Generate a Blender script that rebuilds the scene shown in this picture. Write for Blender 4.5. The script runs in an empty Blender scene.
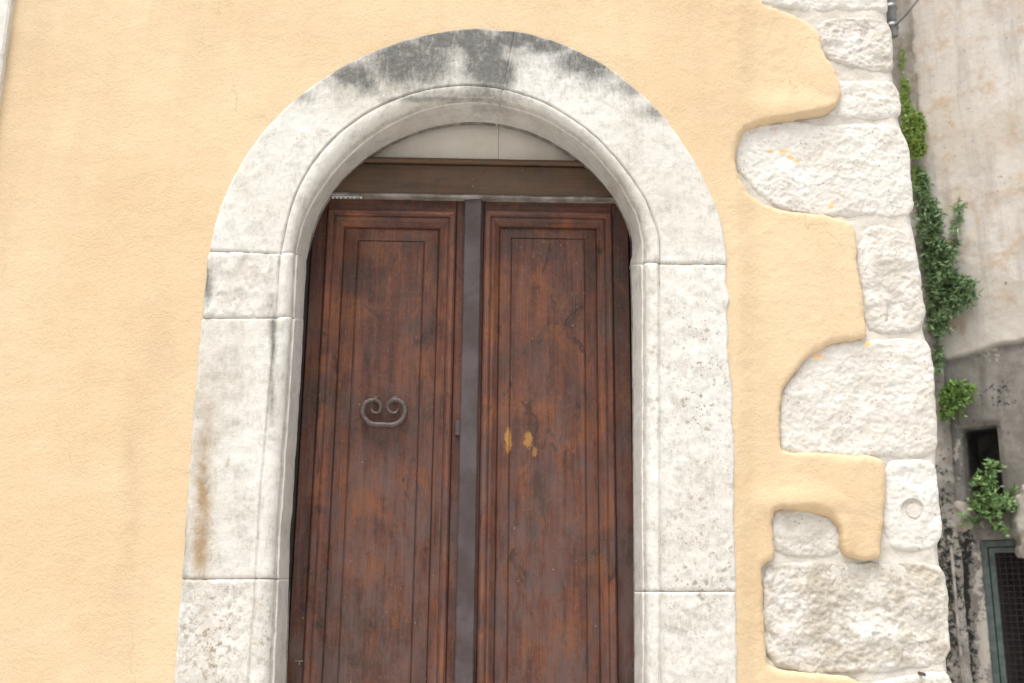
import bpy, math, random
import numpy as np
from mathutils import Matrix, Vector
R = math.radians
scn = bpy.context.scene
# ------------------------------------------------------------------ camera
FPX, YAW, PITCH, ROLL = 1100.0, 0.020, R(14.4), 0.010
CAM = Vector((0.0, -4.0, 1.62))
M3 = Matrix.Rotation(-YAW, 3, 'Z') @ Matrix.Rotation(math.pi/2+PITCH, 3, 'X') @ Matrix.Rotation(ROLL, 3, 'Z')
cd = bpy.data.cameras.new('camera'); cam = bpy.data.objects.new('camera', cd)
scn.collection.objects.link(cam); scn.camera = cam
cam.matrix_world = Matrix.Translation(CAM) @ M3.to_4x4()
cd.sensor_width = 36; cd.lens = FPX/1024*36; cd.clip_end = 500; cd.clip_start = .05
cd.dof.use_dof = True; cd.dof.focus_distance = 4.25; cd.dof.aperture_fstop = 2.3
# ------------------------------------------------------------------ light
SUN_EL, SUN_AZ = R(70), R(205)      # azimuth clockwise from +Y: in front of the facade, a little to the left
w = bpy.data.worlds.new('World'); scn.world = w; w.use_nodes = True
nt = w.node_tree; bg = nt.nodes['Background']
sky = nt.nodes.new('ShaderNodeTexSky'); sky.sky_type = 'NISHITA'; sky.sun_disc = False
sky.sun_elevation = SUN_EL; sky.sun_rotation = SUN_AZ
sky.air_density = 1.0; sky.dust_density = 6.0; sky.ozone_density = .6
hs = nt.nodes.new('ShaderNodeHueSaturation'); hs.inputs['Saturation'].default_value = .35
nt.links.new(sky.outputs[0], hs.inputs['Color']); nt.links.new(hs.outputs[0], bg.inputs[0]); bg.inputs[1].default_value = .12
sd_ = bpy.data.lights.new('sun', 'SUN'); sd_.energy = 2.0; sd_.angle = R(50); sd_.color = (1, .97, .93)
sun = bpy.data.objects.new('sun', sd_); scn.collection.objects.link(sun)
sdir = Vector((math.sin(SUN_AZ)*math.cos(SUN_EL), math.cos(SUN_AZ)*math.cos(SUN_EL), math.sin(SUN_EL)))
sun.rotation_euler = sdir.to_track_quat('Z', 'Y').to_euler(); sun.location = (0, -6, 9)
scn.view_settings.view_transform = 'Standard'; scn.view_settings.look = 'None'
scn.view_settings.exposure = 0.74; scn.view_settings.gamma = 1
scn.render.resolution_x = 1024; scn.render.resolution_y = 683

# ------------------------------------------------------------------ maths helpers
M = np.array(M3); C0 = np.array(CAM)
def unproj(px, py, pt=(0, 0, 0), n=(0, -1, 0)):
    "points of the photograph measured onto a real plane (through pt, normal n)"
    px = np.asarray(px, float); py = np.asarray(py, float)
    d = np.stack([(px-512)/FPX, -(py-341.5)/FPX, -np.ones_like(px)], -1) @ M.T
    pt = np.asarray(pt, float); n = np.asarray(n, float)
    t = ((pt-C0) @ n)/(d @ n)
    return C0 + d*t[..., None]
def toface(P):
    "where a wall point sits in the survey sheet (used only to look up stains)"
    q = (np.asarray(P)-C0) @ M
    return 512+FPX*q[..., 0]/-q[..., 2], 341.5-FPX*q[..., 1]/-q[..., 2]
def sm(a, b, x):
    t = np.clip((x-a)/(b-a), 0, 1); return t*t*(3-2*t)
def _h(i, j, s):
    n = (i.astype(np.int64)*374761393 + j.astype(np.int64)*668265263 + s*974634777) & 0xffffffff
    n = ((n ^ (n >> 13))*1274126177) & 0xffffffff
    return ((n ^ (n >> 16)) & 0xffff)/65535.0
def vn(x, y, s=0):
    i = np.floor(x); j = np.floor(y); fx = x-i; fy = y-j
    fx = fx*fx*fx*(fx*(fx*6-15)+10); fy = fy*fy*fy*(fy*(fy*6-15)+10)
    a = _h(i, j, s); b = _h(i+1, j, s); c = _h(i, j+1, s); d = _h(i+1, j+1, s)
    return (a*(1-fx)+b*fx)*(1-fy)+(c*(1-fx)+d*fx)*fy
def fbm(x, y, size, octv=4, s=0, gain=.5):
    x = np.asarray(x)/size; y = np.asarray(y)/size; v = 0; a = 1; t = 0
    for k in range(octv):
        c, sn = math.cos(.6+k), math.sin(.6+k)
        v = v + a*vn(x*c-y*sn+17*k, x*sn+y*c+31*k, s+k*7); t += a; a *= gain; x = x*2.03; y = y*2.03
    return v/t - .5
def rings_sd(x, z, rings):
    "signed distance (positive inside) and nearest outline point, even-odd over several rings"
    sh = x.shape; x = x.ravel(); z = z.ravel()
    best = np.full(x.shape, 1e9); bx = x.copy(); bz = z.copy(); ins = np.zeros(x.shape, bool)
    for r in rings:
        r = np.asarray(r); n = len(r)
        for k in range(n):
            ax, az = r[k]; cx, cz = r[(k+1) % n]
            dx, dz = cx-ax, cz-az; L = dx*dx+dz*dz
            if L < 1e-14: continue
            t = np.clip(((x-ax)*dx+(z-az)*dz)/L, 0, 1)
            qx = ax+t*dx; qz = az+t*dz; dd = (x-qx)**2+(z-qz)**2
            m = dd < best; best = np.where(m, dd, best); bx = np.where(m, qx, bx); bz = np.where(m, qz, bz)
            if dz != 0:
                c = ((az > z) != (cz > z)) & (x < dx*(z-az)/dz+ax); ins ^= c
    d = np.sqrt(best)*np.where(ins, 1, -1)
    return d.reshape(sh), bx.reshape(sh), bz.reshape(sh)
def chaikin(p, it=2, closed=True):
    p = np.asarray(p, float)
    for _ in range(it):
        if closed: q = np.roll(p, -1, 0); p = np.stack([.75*p+.25*q, .25*p+.75*q], 1).reshape(-1, 2)
        else:
            a, b = p[:-1], p[1:]; m = np.stack([.75*a+.25*b, .25*a+.75*b], 1).reshape(-1, 2); p = np.vstack([p[:1], m, p[-1:]])
    return p

# ------------------------------------------------------------------ object helpers
def link(o, parent=None):
    scn.collection.objects.link(o)
    if parent: o.parent = parent
    return o
def thing(name, label, cat, loc=(0, 0, 0), group=None):
    o = bpy.data.objects.new(name, None); link(o); o.location = loc; o.empty_display_size = .1
    o['label'] = label; o['category'] = cat
    if group: o['group'] = group
    return o
def mesh(name, verts, faces, mat, parent=None, smooth=False, attrs=None, label=None, off=(0, 0, 0)):
    me = bpy.data.meshes.new(name)
    V = np.asarray(verts, np.float64)-np.asarray(off)
    me.from_pydata([tuple(v) for v in V.tolist()], [], faces if isinstance(faces, list) else faces.tolist())
    if attrs:
        for k, a in attrs.items():
            at = me.attributes.new(k, 'FLOAT', 'POINT'); at.data.foreach_set('value', np.asarray(a, np.float32))
    me.materials.append(mat)
    if smooth: me.polygons.foreach_set('use_smooth', [True]*len(me.polygons))
    me.update(); o = bpy.data.objects.new(name, me); link(o, parent)
    if label: o['label'] = label
    return o
class Frame:
    def __init__(s, o, u, n): s.o = np.array(o, float); s.u = np.array(u, float); s.n = np.array(n, float)
    def w(s, u, z, h): return s.o + np.asarray(u)[..., None]*s.u + np.asarray(h)[..., None]*s.n + np.asarray(z)[..., None]*np.array([0, 0, 1.])
    def px(s, pts, h=0.0):
        pts = np.asarray(pts, float); P = unproj(pts[:, 0], pts[:, 1], s.o+h*s.n, s.n)-s.o
        return np.stack([P @ s.u, P[:, 2]], 1)
FAC = Frame((0, 0, 0), (1, 0, 0), (0, -1, 0))
def hmesh(name, fr, us, zs, rings, hf, mat, parent=None, drop=None, back=None, attrs=None, label=None, smooth=True, autosmooth=True):
    "relief sheet: grid clipped to outline rings, its rim snapped to the outline and returned backwards by `back`"
    U, Z = np.meshgrid(us, zs); sd, bx, bz = rings_sd(U, Z, rings)
    ins = sd > 0
    U2 = np.where(ins, U, bx); Z2 = np.where(ins, Z, bz); sdc = np.maximum(sd, 0)
    c = ins[:-1, :-1] | ins[1:, :-1] | ins[:-1, 1:] | ins[1:, 1:]
    if drop is not None:
        dm = drop(U, Z); c &= ~(dm[:-1, :-1] & dm[1:, :-1] & dm[:-1, 1:] & dm[1:, 1:])
    H = hf(U2, Z2, sdc)
    nx = U.shape[1]; idx = np.arange(U.size).reshape(U.shape)
    a = idx[:-1, :-1][c]; b = idx[:-1, 1:][c]; d = idx[1:, 1:][c]; e = idx[1:, :-1][c]
    F = np.stack([a, b, d, e], 1)
    P = fr.w(U2, Z2, H).reshape(-1, 3)
    used = np.unique(F); mp = -np.ones(U.size, int); mp[used] = np.arange(len(used)); F = mp[F]; P = P[used]
    hv = H.ravel()[used]
    A = {}
    if attrs:
        for k, f in attrs.items(): A[k] = f(U2, Z2, sdc).ravel()[used]
    faces = F
    if back is not None:
        E = np.concatenate([F[:, [0, 1]], F[:, [1, 2]], F[:, [2, 3]], F[:, [3, 0]]])
        key = np.sort(E, 1); _, inv, cnt = np.unique(key, axis=0, return_inverse=True, return_counts=True)
        B = E[cnt[inv.ravel()] == 1]; bv = np.unique(B); m2 = -np.ones(len(P), int); n0 = len(P)
        # front rim duplicated so the arris can stay readable, then the back rim
        m2[bv] = np.arange(len(bv))
        Pb = P[bv]-fr.n*((hv[bv]+back)[:, None])
        P = np.vstack([P, Pb])
        Q = np.stack([B[:, 1], B[:, 0], n0+m2[B[:, 0]], n0+m2[B[:, 1]]], 1)
        faces = np.vstack([F, Q])
        for k in A: A[k] = np.concatenate([A[k], A[k][bv]])
    # skip degenerate quads
    return mesh(name, P, faces, mat, parent, smooth, A, label, off=tuple(parent.location) if parent and not parent.parent else (0, 0, 0))
class MB:
    "collects simple solids into one mesh"
    def __init__(s): s.v = []; s.f = []
    def box(s, x0, x1, y0, y1, z0, z1, b=0.0):
        n = len(s.v)
        if b <= 0:
            s.v += [(x, y, z) for x in (x0, x1) for y in (y0, y1) for z in (z0, z1)]
            s.f += [[n+i for i in q] for q in ((0, 1, 3, 2), (4, 6, 7, 5), (0, 4, 5, 1), (2, 3, 7, 6), (0, 2, 6, 4), (1, 5, 7, 3))]
        else:   # front (low y) arrises bevelled
            for (yy, i) in ((y1, 0), (y0+b, 0), (y0, b)):
                s.v += [(x0+i, yy, z0+i), (x1-i, yy, z0+i), (x1-i, yy, z1-i), (x0+i, yy, z1-i)]
            for L in range(2):
                for k in range(4):
                    a = n+L*4+k; c = n+L*4+(k+1) % 4; s.f.append([a, c, c+4, a+4])
            s.f.append([n+8, n+9, n+10, n+11]); s.f.append([n+3, n+2, n+1, n])
    def frame(s, x0, x1, z0, z1, prof):
        "mitred moulding: prof = [(inset, y)...] going inwards from the outer rectangle"
        n = len(s.v)
        for (i, y) in prof: s.v += [(x0+i, y, z0+i), (x1-i, y, z0+i), (x1-i, y, z1-i), (x0+i, y, z1-i)]
        for L in range(len(prof)-1):
            for k in range(4):
                a = n+L*4+k; c = n+L*4+(k+1) % 4; s.f.append([a, c, c+4, a+4])
    def cap(s, x0, x1, z0, z1, y):
        n = len(s.v); s.v += [(x0, y, z0), (x1, y, z0), (x1, y, z1), (x0, y, z1)]; s.f.append([n, n+1, n+2, n+3])
    def tube(s, pts, rad, seg=8, cap=True):
        pts = [Vector(p) for p in pts]; n0 = len(s.v); rad = rad if hasattr(rad, '__len__') else [rad]*len(pts)
        up = None
        for i, p in enumerate(pts):
            t = (pts[min(i+1, len(pts)-1)]-pts[max(i-1, 0)]).normalized()
            if up is None: up = t.orthogonal().normalized()
            a = (up-t*up.dot(t)).normalized(); up = a; b = t.cross(a)
            for k in range(seg):
                g = 2*math.pi*k/seg; s.v.append(tuple(p+(a*math.cos(g)+b*math.sin(g))*rad[i]))
        for i in range(len(pts)-1):
            for k in range(seg):
                k2 = (k+1) % seg; s.f.append([n0+i*seg+k, n0+i*seg+k2, n0+(i+1)*seg+k2, n0+(i+1)*seg+k])
        if cap: s.f.append([n0+k for k in range(seg)][::-1]); s.f.append([n0+(len(pts)-1)*seg+k for k in range(seg)])
    def build(s, name, mat, parent=None, smooth=False, label=None, off=(0, 0, 0)): return mesh(name, s.v, s.f, mat, parent, smooth, None, label, off)

# ------------------------------------------------------------------ materials
class NT:
    def __init__(s, name, rough=.85, spec=.3):
        s.m = bpy.data.materials.new(name); s.m.use_nodes = True; s.t = s.m.node_tree
        s.b = s.t.nodes['Principled BSDF']; s.b.inputs['Roughness'].default_value = rough; s.b.inputs['Specular IOR Level'].default_value = spec
        s.tc = s.t.nodes.new('ShaderNodeTexCoord')
    def n(s, typ, **kw):
        x = s.t.nodes.new(typ)
        for k, v in kw.items(): setattr(x, k, v)
        return x
    def put(s, sock, v):
        if v is None: return
        if isinstance(v, bpy.types.NodeSocket): s.t.links.new(v, sock)
        else: sock.default_value = v if not (isinstance(v, tuple) and len(v) == 3 and sock.type == 'RGBA') else (*v, 1)
    def co(s, scale=(1, 1, 1), loc=(0, 0, 0)):
        m = s.n('ShaderNodeMapping'); s.t.links.new(s.tc.outputs['Object'], m.inputs[0]); m.inputs['Scale'].default_value = scale; m.inputs['Location'].default_value = loc
        return m.outputs[0]
    def noise(s, scale, detail=4, rough=.55, co=None, dist=0.0, typ='FBM'):
        x = s.n('ShaderNodeTexNoise'); s.put(x.inputs['Vector'], co if co is not None else s.tc.outputs['Object'])
        x.inputs['Scale'].default_value = scale; x.inputs['Detail'].default_value = detail; x.inputs['Roughness'].default_value = rough; x.inputs['Distortion'].default_value = dist
        return x.outputs['Fac']
    def voro(s, scale, co=None, feat='F1', rnd=1.0):
        x = s.n('ShaderNodeTexVoronoi', feature=feat); s.put(x.inputs['Vector'], co if co is not None else s.tc.outputs['Object']); x.inputs['Scale'].default_value = scale; x.inputs['Randomness'].default_value = rnd
        return x.outputs['Distance']
    def mr(s, v, a, b, c=0.0, d=1.0, smooth=True):
        x = s.n('ShaderNodeMapRange'); x.interpolation_type = 'SMOOTHSTEP' if smooth else 'LINEAR'
        s.put(x.inputs[0], v); x.inputs[1].default_value = a; x.inputs[2].default_value = b; x.inputs[3].default_value = c; x.inputs[4].default_value = d
        return x.outputs[0]
    def ma(s, op, a, b=None, clamp=False):
        x = s.n('ShaderNodeMath', operation=op); x.use_clamp = clamp; s.put(x.inputs[0], a); s.put(x.inputs[1], b); return x.outputs[0]
    def mix(s, f, a, b, mode='MIX'):
        x = s.n('ShaderNodeMix', data_type='RGBA', blend_type=mode); s.put(x.inputs[0], f); s.put(x.inputs[6], a); s.put(x.inputs[7], b); return x.outputs[2]
    def attr(s, name): x = s.n('ShaderNodeAttribute'); x.attribute_name = name; return x.outputs['Fac']
    def bump(s, h, strength=.5, dist=.005, prev=None):
        x = s.n('ShaderNodeBump'); s.put(x.inputs['Height'], h); x.inputs['Strength'].default_value = strength; x.inputs['Distance'].default_value = dist
        if prev is not None: s.t.links.new(prev, x.inputs['Normal'])
        return x.outputs[0]
    def out(s, col=None, nrm=None, rough=None):
        s.put(s.b.inputs['Base Color'], col); s.put(s.b.inputs['Normal'], nrm); s.put(s.b.inputs['Roughness'], rough); return s.m

def mat_stucco():
    k = NT('ochre_plaster', .9, .2)
    a = k.noise(.9, 5, .6); b = k.noise(6, 5, .6); f = k.noise(260, 3, .6); st = k.noise(1.0, 4, .6, k.co((7, 7, .9)))
    c = k.mix(k.mr(a, .3, .7), (.615, .452, .272), (.675, .527, .345))
    c = k.mix(k.mr(b, .35, .75, 0, .35), c, (.71, .575, .38))
    c = k.mix(k.mr(st, .50, .74, 0, .25), c, (.56, .40, .26))
    c = k.mix(k.mr(f, .3, .5, .22, 0), c, (.50, .35, .21))
    cv = k.n('ShaderNodeTexVoronoi', feature='DISTANCE_TO_EDGE'); cv.inputs['Scale'].default_value = 1.15
    cn = k.n('ShaderNodeTexNoise'); cn.inputs['Scale'].default_value = 5; cn.inputs['Detail'].default_value = 6; k.t.links.new(k.tc.outputs['Object'], cn.inputs['Vector']); cs = k.n('ShaderNodeVectorMath', operation='SCALE'); k.t.links.new(cn.outputs['Color'], cs.inputs[0]); cs.inputs['Scale'].default_value = .35
    ca_ = k.n('ShaderNodeVectorMath', operation='ADD'); k.t.links.new(k.tc.outputs['Object'], ca_.inputs[0]); k.t.links.new(cs.outputs[0], ca_.inputs[1]); k.t.links.new(ca_.outputs[0], cv.inputs['Vector'])
    crk = k.ma('MULTIPLY', k.mr(cv.outputs['Distance'], .0, .0035, 1, 0), k.mr(k.noise(1.7, 2, .5), .52, .60)); c = k.mix(k.ma('MULTIPLY', crk, .5), c, (.38, .28, .17))
    dirt_shade = k.attr('dirt_shade'); c = k.mix(k.ma('MULTIPLY', dirt_shade, k.mr(k.noise(9, 5, .65), .25, .7), True), c, (.43, .315, .20))
    n = k.bump(k.noise(85, 4, .6, dist=.8), .5, .007); n = k.bump(f, .35, .003, n); n = k.bump(k.noise(14, 3, .5), .4, .010, n); n = k.bump(crk, -.5, .003, n)
    return k.out(c, n)
def mat_dressed():
    k = NT('dressed_limestone', .8, .3)
    a = k.noise(2.3, 6, .65); b = k.noise(14, 6, .7); f = k.noise(120, 4, .7); sp = k.noise(48, 4, .75)
    c = k.mix(k.mr(a, .3, .7), (.59, .565, .505), (.69, .675, .635))
    c = k.mix(k.mr(b, .42, .72, 0, .4), c, (.50, .475, .41))
    c = k.mix(k.mr(sp, .60, .72, 0, .35), c, (.80, .79, .76))
    gr = k.attr('grey'); c = k.mix(k.ma('MULTIPLY', gr, k.mr(b, .3, .62, .25, 1), True), c, (.36, .32, .26))
    br = k.attr('rust'); c = k.mix(k.ma('MULTIPLY', br, k.mr(k.noise(9, 6, .7), .34, .6, .3, 1), True), c, (.34, .235, .13))
    dk = k.attr('lichen'); dk = k.ma('MINIMUM', dk, 1.15); t = k.ma('ADD', dk, k.mr(b, 0, 1, -.55, .55, False)); t = k.ma('ADD', t, k.mr(k.noise(1, 6, .75, k.co((70, 70, 22))), 0, 1, -.7, .7, False)); t = k.ma('ADD', t, k.mr(f, 0, 1, -.3, .3, False))
    c = k.mix(k.mr(t, .0, 1.15, 0, .95, False), c, k.mix(k.mr(sp, .4, .6), (.095, .096, .09), (.135, .134, .122)))
    sk = k.attr('speck'); p = k.mr(k.noise(60, 5, .75), .525, .60); p = k.ma('MULTIPLY', p, sk, True); c = k.mix(p, c, (.33, .27, .19))
    # small pits of the stone
    wc = k.n('ShaderNodeVectorMath', operation='ADD'); wn = k.n('ShaderNodeTexNoise'); wn.inputs['Scale'].default_value = 60; wn.inputs['Detail'].default_value = 3; k.t.links.new(k.tc.outputs['Object'], wn.inputs['Vector'])
    ws = k.n('ShaderNodeVectorMath', operation='SCALE'); k.t.links.new(wn.outputs['Color'], ws.inputs[0]); ws.inputs['Scale'].default_value = .02; k.t.links.new(k.tc.outputs['Object'], wc.inputs[0]); k.t.links.new(ws.outputs[0], wc.inputs[1])
    p1 = k.ma('MULTIPLY', k.mr(k.voro(26, wc.outputs[0]), .18, .32, 1, 0), k.mr(k.noise(13, 3, .6), .51, .57)); p2 = k.ma('MULTIPLY', k.mr(k.voro(75, wc.outputs[0]), .2, .36, 1, 0), k.mr(k.noise(19, 3, .6), .49, .57))
    pm = k.ma('MAXIMUM', p1, p2); pm = k.ma('MULTIPLY', pm, k.attr('pits'), True)
    c = k.mix(k.ma('MULTIPLY', pm, .85), c, (.27, .235, .18))
    n = k.bump(k.noise(34, 5, .65), .5, .006); n = k.bump(f, .5, .003, n); n = k.bump(pm, -1.0, .008, n); n = k.bump(k.noise(7, 4, .6), .4, .012, n); n = k.bump(k.noise(1, 3, .6, k.co((12, 12, 240))), .25, .002, n)
    return k.out(c, n)
def mat_rough(tone=1.0, name='rough_limestone'):
    k = NT(name, .88, .25); tn = k.attr('tone')
    a = k.noise(4, 6, .7); f = k.noise(90, 5, .7); b = k.noise(22, 5, .7)
    c = k.mix(k.mr(a, .3, .72), (.64*tone, .61*tone, .55*tone), (.75*tone, .74*tone, .71*tone))
    c = k.mix(k.mr(b, .5, .74, 0, .35), c, (.56*tone, .49*tone, .38*tone)); c = k.mix(k.mr(f, .56, .74, 0, .4), c, (.46*tone, .42*tone, .36*tone))
    c = k.mix(k.ma('MULTIPLY', tn, k.mr(k.noise(7, 6, .75), .34, .62), True), c, (.44, .395, .32))
    pv = k.ma('MULTIPLY', k.mr(k.voro(60), .16, .30, 1, 0), k.mr(k.noise(15, 3, .6), .50, .58)); c = k.mix(k.ma('MULTIPLY', pv, .7), c, (.33, .29, .23))
    c = k.mix(k.mr(k.attr('yellow'), .25, .5, 0, 1), c, (.80, .55, .28))
    n = k.bump(b, .35, .010); n = k.bump(f, .6, .005, n); n = k.bump(pv, -.8, .006, n)
    return k.out(c, n)
def mat_mortar():
    k = NT('lime_mortar', .92, .2)
    c = k.mix(k.mr(k.noise(5, 5, .6), .3, .7), (.57, .53, .46), (.68, .65, .59)); c = k.mix(k.mr(k.noise(150, 3, .6), .55, .7, 0, .4), c, (.45, .41, .35))
    n = k.bump(k.noise(80, 4, .65), .6, .006); n = k.bump(k.noise(16, 4, .6), .6, .012, n); return k.out(c, n)
def mat_wood(name, horiz=False, base=1.0, red=1.0, weather=0.0, patches=()):
    k = NT(name, .58, .28)
    sc = (1.1, 9, 26) if horiz else (26, 9, 1.1); sf = (4, 40, 190) if horiz else (190, 40, 4)
    g = k.noise(1, 6, .62, k.co(sc), .7); gf = k.noise(1, 4, .65, k.co(sf), .3); bl = k.noise(3.2, 6, .62, dist=.4); kn = k.noise(7, 6, .68, k.co((1.6, 1, .8)) if not horiz else k.co((.8, 1, 1.6)), 1.2)
    B = base*.84
    c = k.mix(k.mr(g, .30, .70), (.082*B, .031*B*red, .022*B), (.175*B, .063*B*red, .036*B))
    c = k.mix(k.mr(bl, .47, .68, 0, .6), c, (.27*B, .105*B, .040*B))
    c = k.mix(k.mr(bl, .52, .32, 0, .85), c, (.075*B, .046*B, .034*B))
    c = k.mix(k.mr(gf, .50, .70, 0, .5), c, (.032*B, .018*B, .012*B))
    c = k.mix(k.mr(gf, .45, .30, 0, .3), c, (.24*B, .13*B, .085*B))
    gm = k.noise(1, 7, .78, k.co((5, 20, 85) if horiz else (85, 20, 5))); c = k.mix(k.mr(gm, .50, .68, 0, .55), c, (.034*B, .016*B, .013*B)); c = k.mix(k.mr(gm, .47, .34, 0, .25), c, (.25*B, .085*B, .042*B))
    b2 = k.noise(9, 7, .72, k.co((1, 1, .55)) if not horiz else k.co((.55, 1, 1)), .5); c = k.mix(k.mr(b2, .50, .66, 0, .65), c, (.050, .028, .024)); c = k.mix(k.mr(b2, .47, .33, 0, .45), c, (.27*B, .098*B, .034*B))
    gt_ = k.noise(75, 5, .8); c = k.mix(k.mr(gt_, .54, .64, 0, .4), c, (.045, .030, .026)); c = k.mix(k.mr(gt_, .44, .35, 0, .35), c, (.20, .14, .12))
    c = k.mix(k.mr(kn, .58, .68, 0, .8), c, (.026, .020, .018))
    z = k.n('ShaderNodeSeparateXYZ'); k.t.links.new(k.tc.outputs['Object'], z.inputs[0])
    # dust and bleaching that gathers on the lower half of the old leaves
    low = k.mr(z.outputs[2], 3.1, 1.6, .25, .80); ds = k.ma('MULTIPLY', low, k.mr(k.noise(11, 6, .72, k.co((1.5, 1, .5))), .38, .68), True)
    c = k.mix(ds, c, (.115, .077, .071))
    if weather: c = k.mix(k.mr(k.noise(6, 6, .7, k.co((.5, 1, 3))), .3, .62, weather*.35, weather), c, (.125, .09, .06))
    sp = k.ma('MULTIPLY', k.mr(k.voro(34), .05, .10, 1, 0), k.mr(k.noise(15, 2), .58, .64)); c = k.mix(k.ma('MULTIPLY', sp, .75), c, (.42, .38, .35))
    for (cx_, cz_, rx_, rz_, am_) in patches:
        sx = k.ma('DIVIDE', k.ma('SUBTRACT', z.outputs[0], cx_), rx_); sz = k.ma('DIVIDE', k.ma('SUBTRACT', z.outputs[2], cz_), rz_)
        q_ = k.ma('SQRT', k.ma('ADD', k.ma('MULTIPLY', sx, sx), k.ma('MULTIPLY', sz, sz))); q_ = k.ma('ADD', q_, k.mr(k.noise(1, 6, .75, k.co((110, 20, 45))), 0, 1, -1.1, 1.1, False))
        c = k.mix(k.mr(q_, 1.0, .55, 0, am_), c, (.36, .185, .05))
    n = k.bump(gm, .55, .003); n = k.bump(g, .5, .004, n); n = k.bump(k.mr(kn, .60, .70), -.5, .003, n)
    return k.out(c, n, k.mr(bl, .3, .7, .66, .42))
def mat_simple(name, col, col2, scale=12, rough=.6, metal=0.0, bump=.3, bs=60, bd=.003):
    k = NT(name, rough, .4); k.b.inputs['Metallic'].default_value = metal
    c = k.mix(k.mr(k.noise(scale, 5, .65), .35, .68), col, col2)
    return k.out(c, k.bump(k.noise(bs, 4, .6), bump, bd))
def mat_alley():
    k = NT('aged_plaster', .92, .2)
    a = k.noise(1.6, 6, .65); b = k.noise(5, 6, .7); st = k.noise(1.0, 5, .65, k.co((9, 9, 1.2)))
    up = k.mix(k.mr(a, .35, .65), (.53, .485, .42), (.61, .58, .535)); up = k.mix(k.mr(b, .48, .66, 0, .75), up, (.47, .35, .25)); up = k.mix(k.mr(st, .48, .68, 0, .65), up, (.40, .36, .33)); up = k.mix(k.mr(k.noise(2.6, 7, .75), .53, .66, 0, .6), up, (.52, .37, .24))
    lo = k.mix(k.mr(b, .35, .65), (.20, .185, .165), (.30, .285, .265)); lo = k.mix(k.mr(st, .45, .7, 0, .8), lo, (.13, .12, .11))
    c = k.mix(k.attr('upper'), lo, up)
    g = k.attr('grime_shade'); t = k.ma('ADD', g, k.mr(k.noise(26, 7, .78), 0, 1, -1.7, 1.7, False)); c = k.mix(k.mr(t, .35, .7), c, (.032, .032, .028))
    wv = k.attr('flake'); t2 = k.ma('ADD', wv, k.mr(k.noise(19, 7, .75), 0, 1, -1.6, 1.6, False)); c = k.mix(k.mr(t2, .45, .62), c, (.47, .44, .39))
    gr = k.attr('moss'); t3 = k.ma('ADD', gr, k.mr(k.noise(7, 7, .75), 0, 1, -.8, .8, False)); c = k.mix(k.mr(t3, .2, .8, 0, .85), c, k.mix(k.mr(k.noise(15, 5, .7), .4, .6), (.17, .15, .07), (.13, .10, .065)))
    n = k.bump(k.noise(30, 4, .6), .3, .008); n = k.bump(k.noise(5, 3, .5), .4, .03, n); return k.out(c, n)
def mat_leaf(name, c1, c2):
    k = NT(name, .5, .4); a = k.attr('tint'); c = k.mix(a, c1, c2)
    k.b.inputs['Subsurface Weight'].default_value = 0
    return k.out(c)
MS, MD, MR, MM = mat_stucco(), mat_dressed(), mat_rough(), mat_mortar()
WV, WH = mat_wood('old_wood_vertical', False, 1.25), mat_wood('old_wood_horizontal', True, 1.4)
WVd = mat_wood('old_wood_dark', False, .78, .95); WHl = mat_wood('old_wood_rail', True, .95)
WB = mat_wood('weathered_beam', True, .72, 1.35, .55)
def _pp(a, b, rx, rz, am): q = unproj(a, b, (0, .225, 0)); return (float(q[0]), float(q[2]), rx, rz, am)
WP = mat_wood('old_wood_panel', False, 1.04, 1.0, 0, [_pp(508, 440, .016, .055, .9), _pp(528, 440, .020, .038, .8), _pp(535, 452, .012, .022, .55)])
M_iron = mat_simple('rusted_iron', (.075, .055, .050), (.13, .10, .09), 40, .5, .4, .5, 160, .002)
M_strip = mat_simple('grey_painted_strip', (.052, .037, .034), (.088, .070, .072), 7, .5, 0, .3, 90, .002)
M_board = mat_simple('old_painted_board', (.72, .67, .58), (.80, .76, .69), 5, .6, 0, .2, 30, .004)
M_pale = mat_simple('pale_blue_board', (.66, .72, .75), (.72, .77, .80), 9, .6)
M_lime = mat_simple('dried_lime', (.15, .125, .105), (.36, .34, .31), 8, .8, 0, .6, 80, .004)
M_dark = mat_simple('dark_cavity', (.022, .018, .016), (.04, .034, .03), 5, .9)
M_zinc = mat_simple('zinc_pipe', (.22, .22, .23), (.33, .33, .34), 14, .45, .6)
M_teal = mat_simple('grey_green_paint', (.075, .105, .10), (.14, .175, .165), 18, .5)
M_wire = mat_simple('dark_wire', (.03, .035, .04), (.055, .06, .065), 30, .5, .5)
M_al = mat_alley()

# ------------------------------------------------------------------ ground
def mat_ground():
    k = NT('paving', .85, .3); br = k.n('ShaderNodeTexBrick'); k.t.links.new(k.tc.outputs['Object'], br.inputs[0])
    br.inputs['Scale'].default_value = 1.6; br.inputs['Color1'].default_value = (.58, .57, .55, 1); br.inputs['Color2'].default_value = (.50, .49, .47, 1); br.inputs['Mortar'].default_value = (.3, .28, .25, 1); br.inputs['Mortar Size'].default_value = .012
    c = k.mix(k.mr(k.noise(7, 6, .7), .3, .7, 0, .5), br.outputs[0], (.38, .36, .33))
    return k.out(c, k.bump(k.noise(40, 5, .6), .5, .01))
g = mesh('ground', [(-150, -150, 0), (150, -150, 0), (150, 150, 0), (-150, 150, 0)], [[0, 1, 2, 3]], mat_ground()); g['kind'] = 'structure'

# ------------------------------------------------------------------ the plastered house
house = thing('plastered_house', 'ochre plastered house front with arched stone doorway and ragged white corner stones', 'house')
def X(px, py=450, d=0.0): return float(unproj(px, py, (0, d, 0))[0])
def Zp(px, py, d=0.0): return float(unproj(px, py, (0, d, 0))[2])
GZ = FAC.px([(470, 683)])[0][1]      # height of the photo's lower edge
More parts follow.
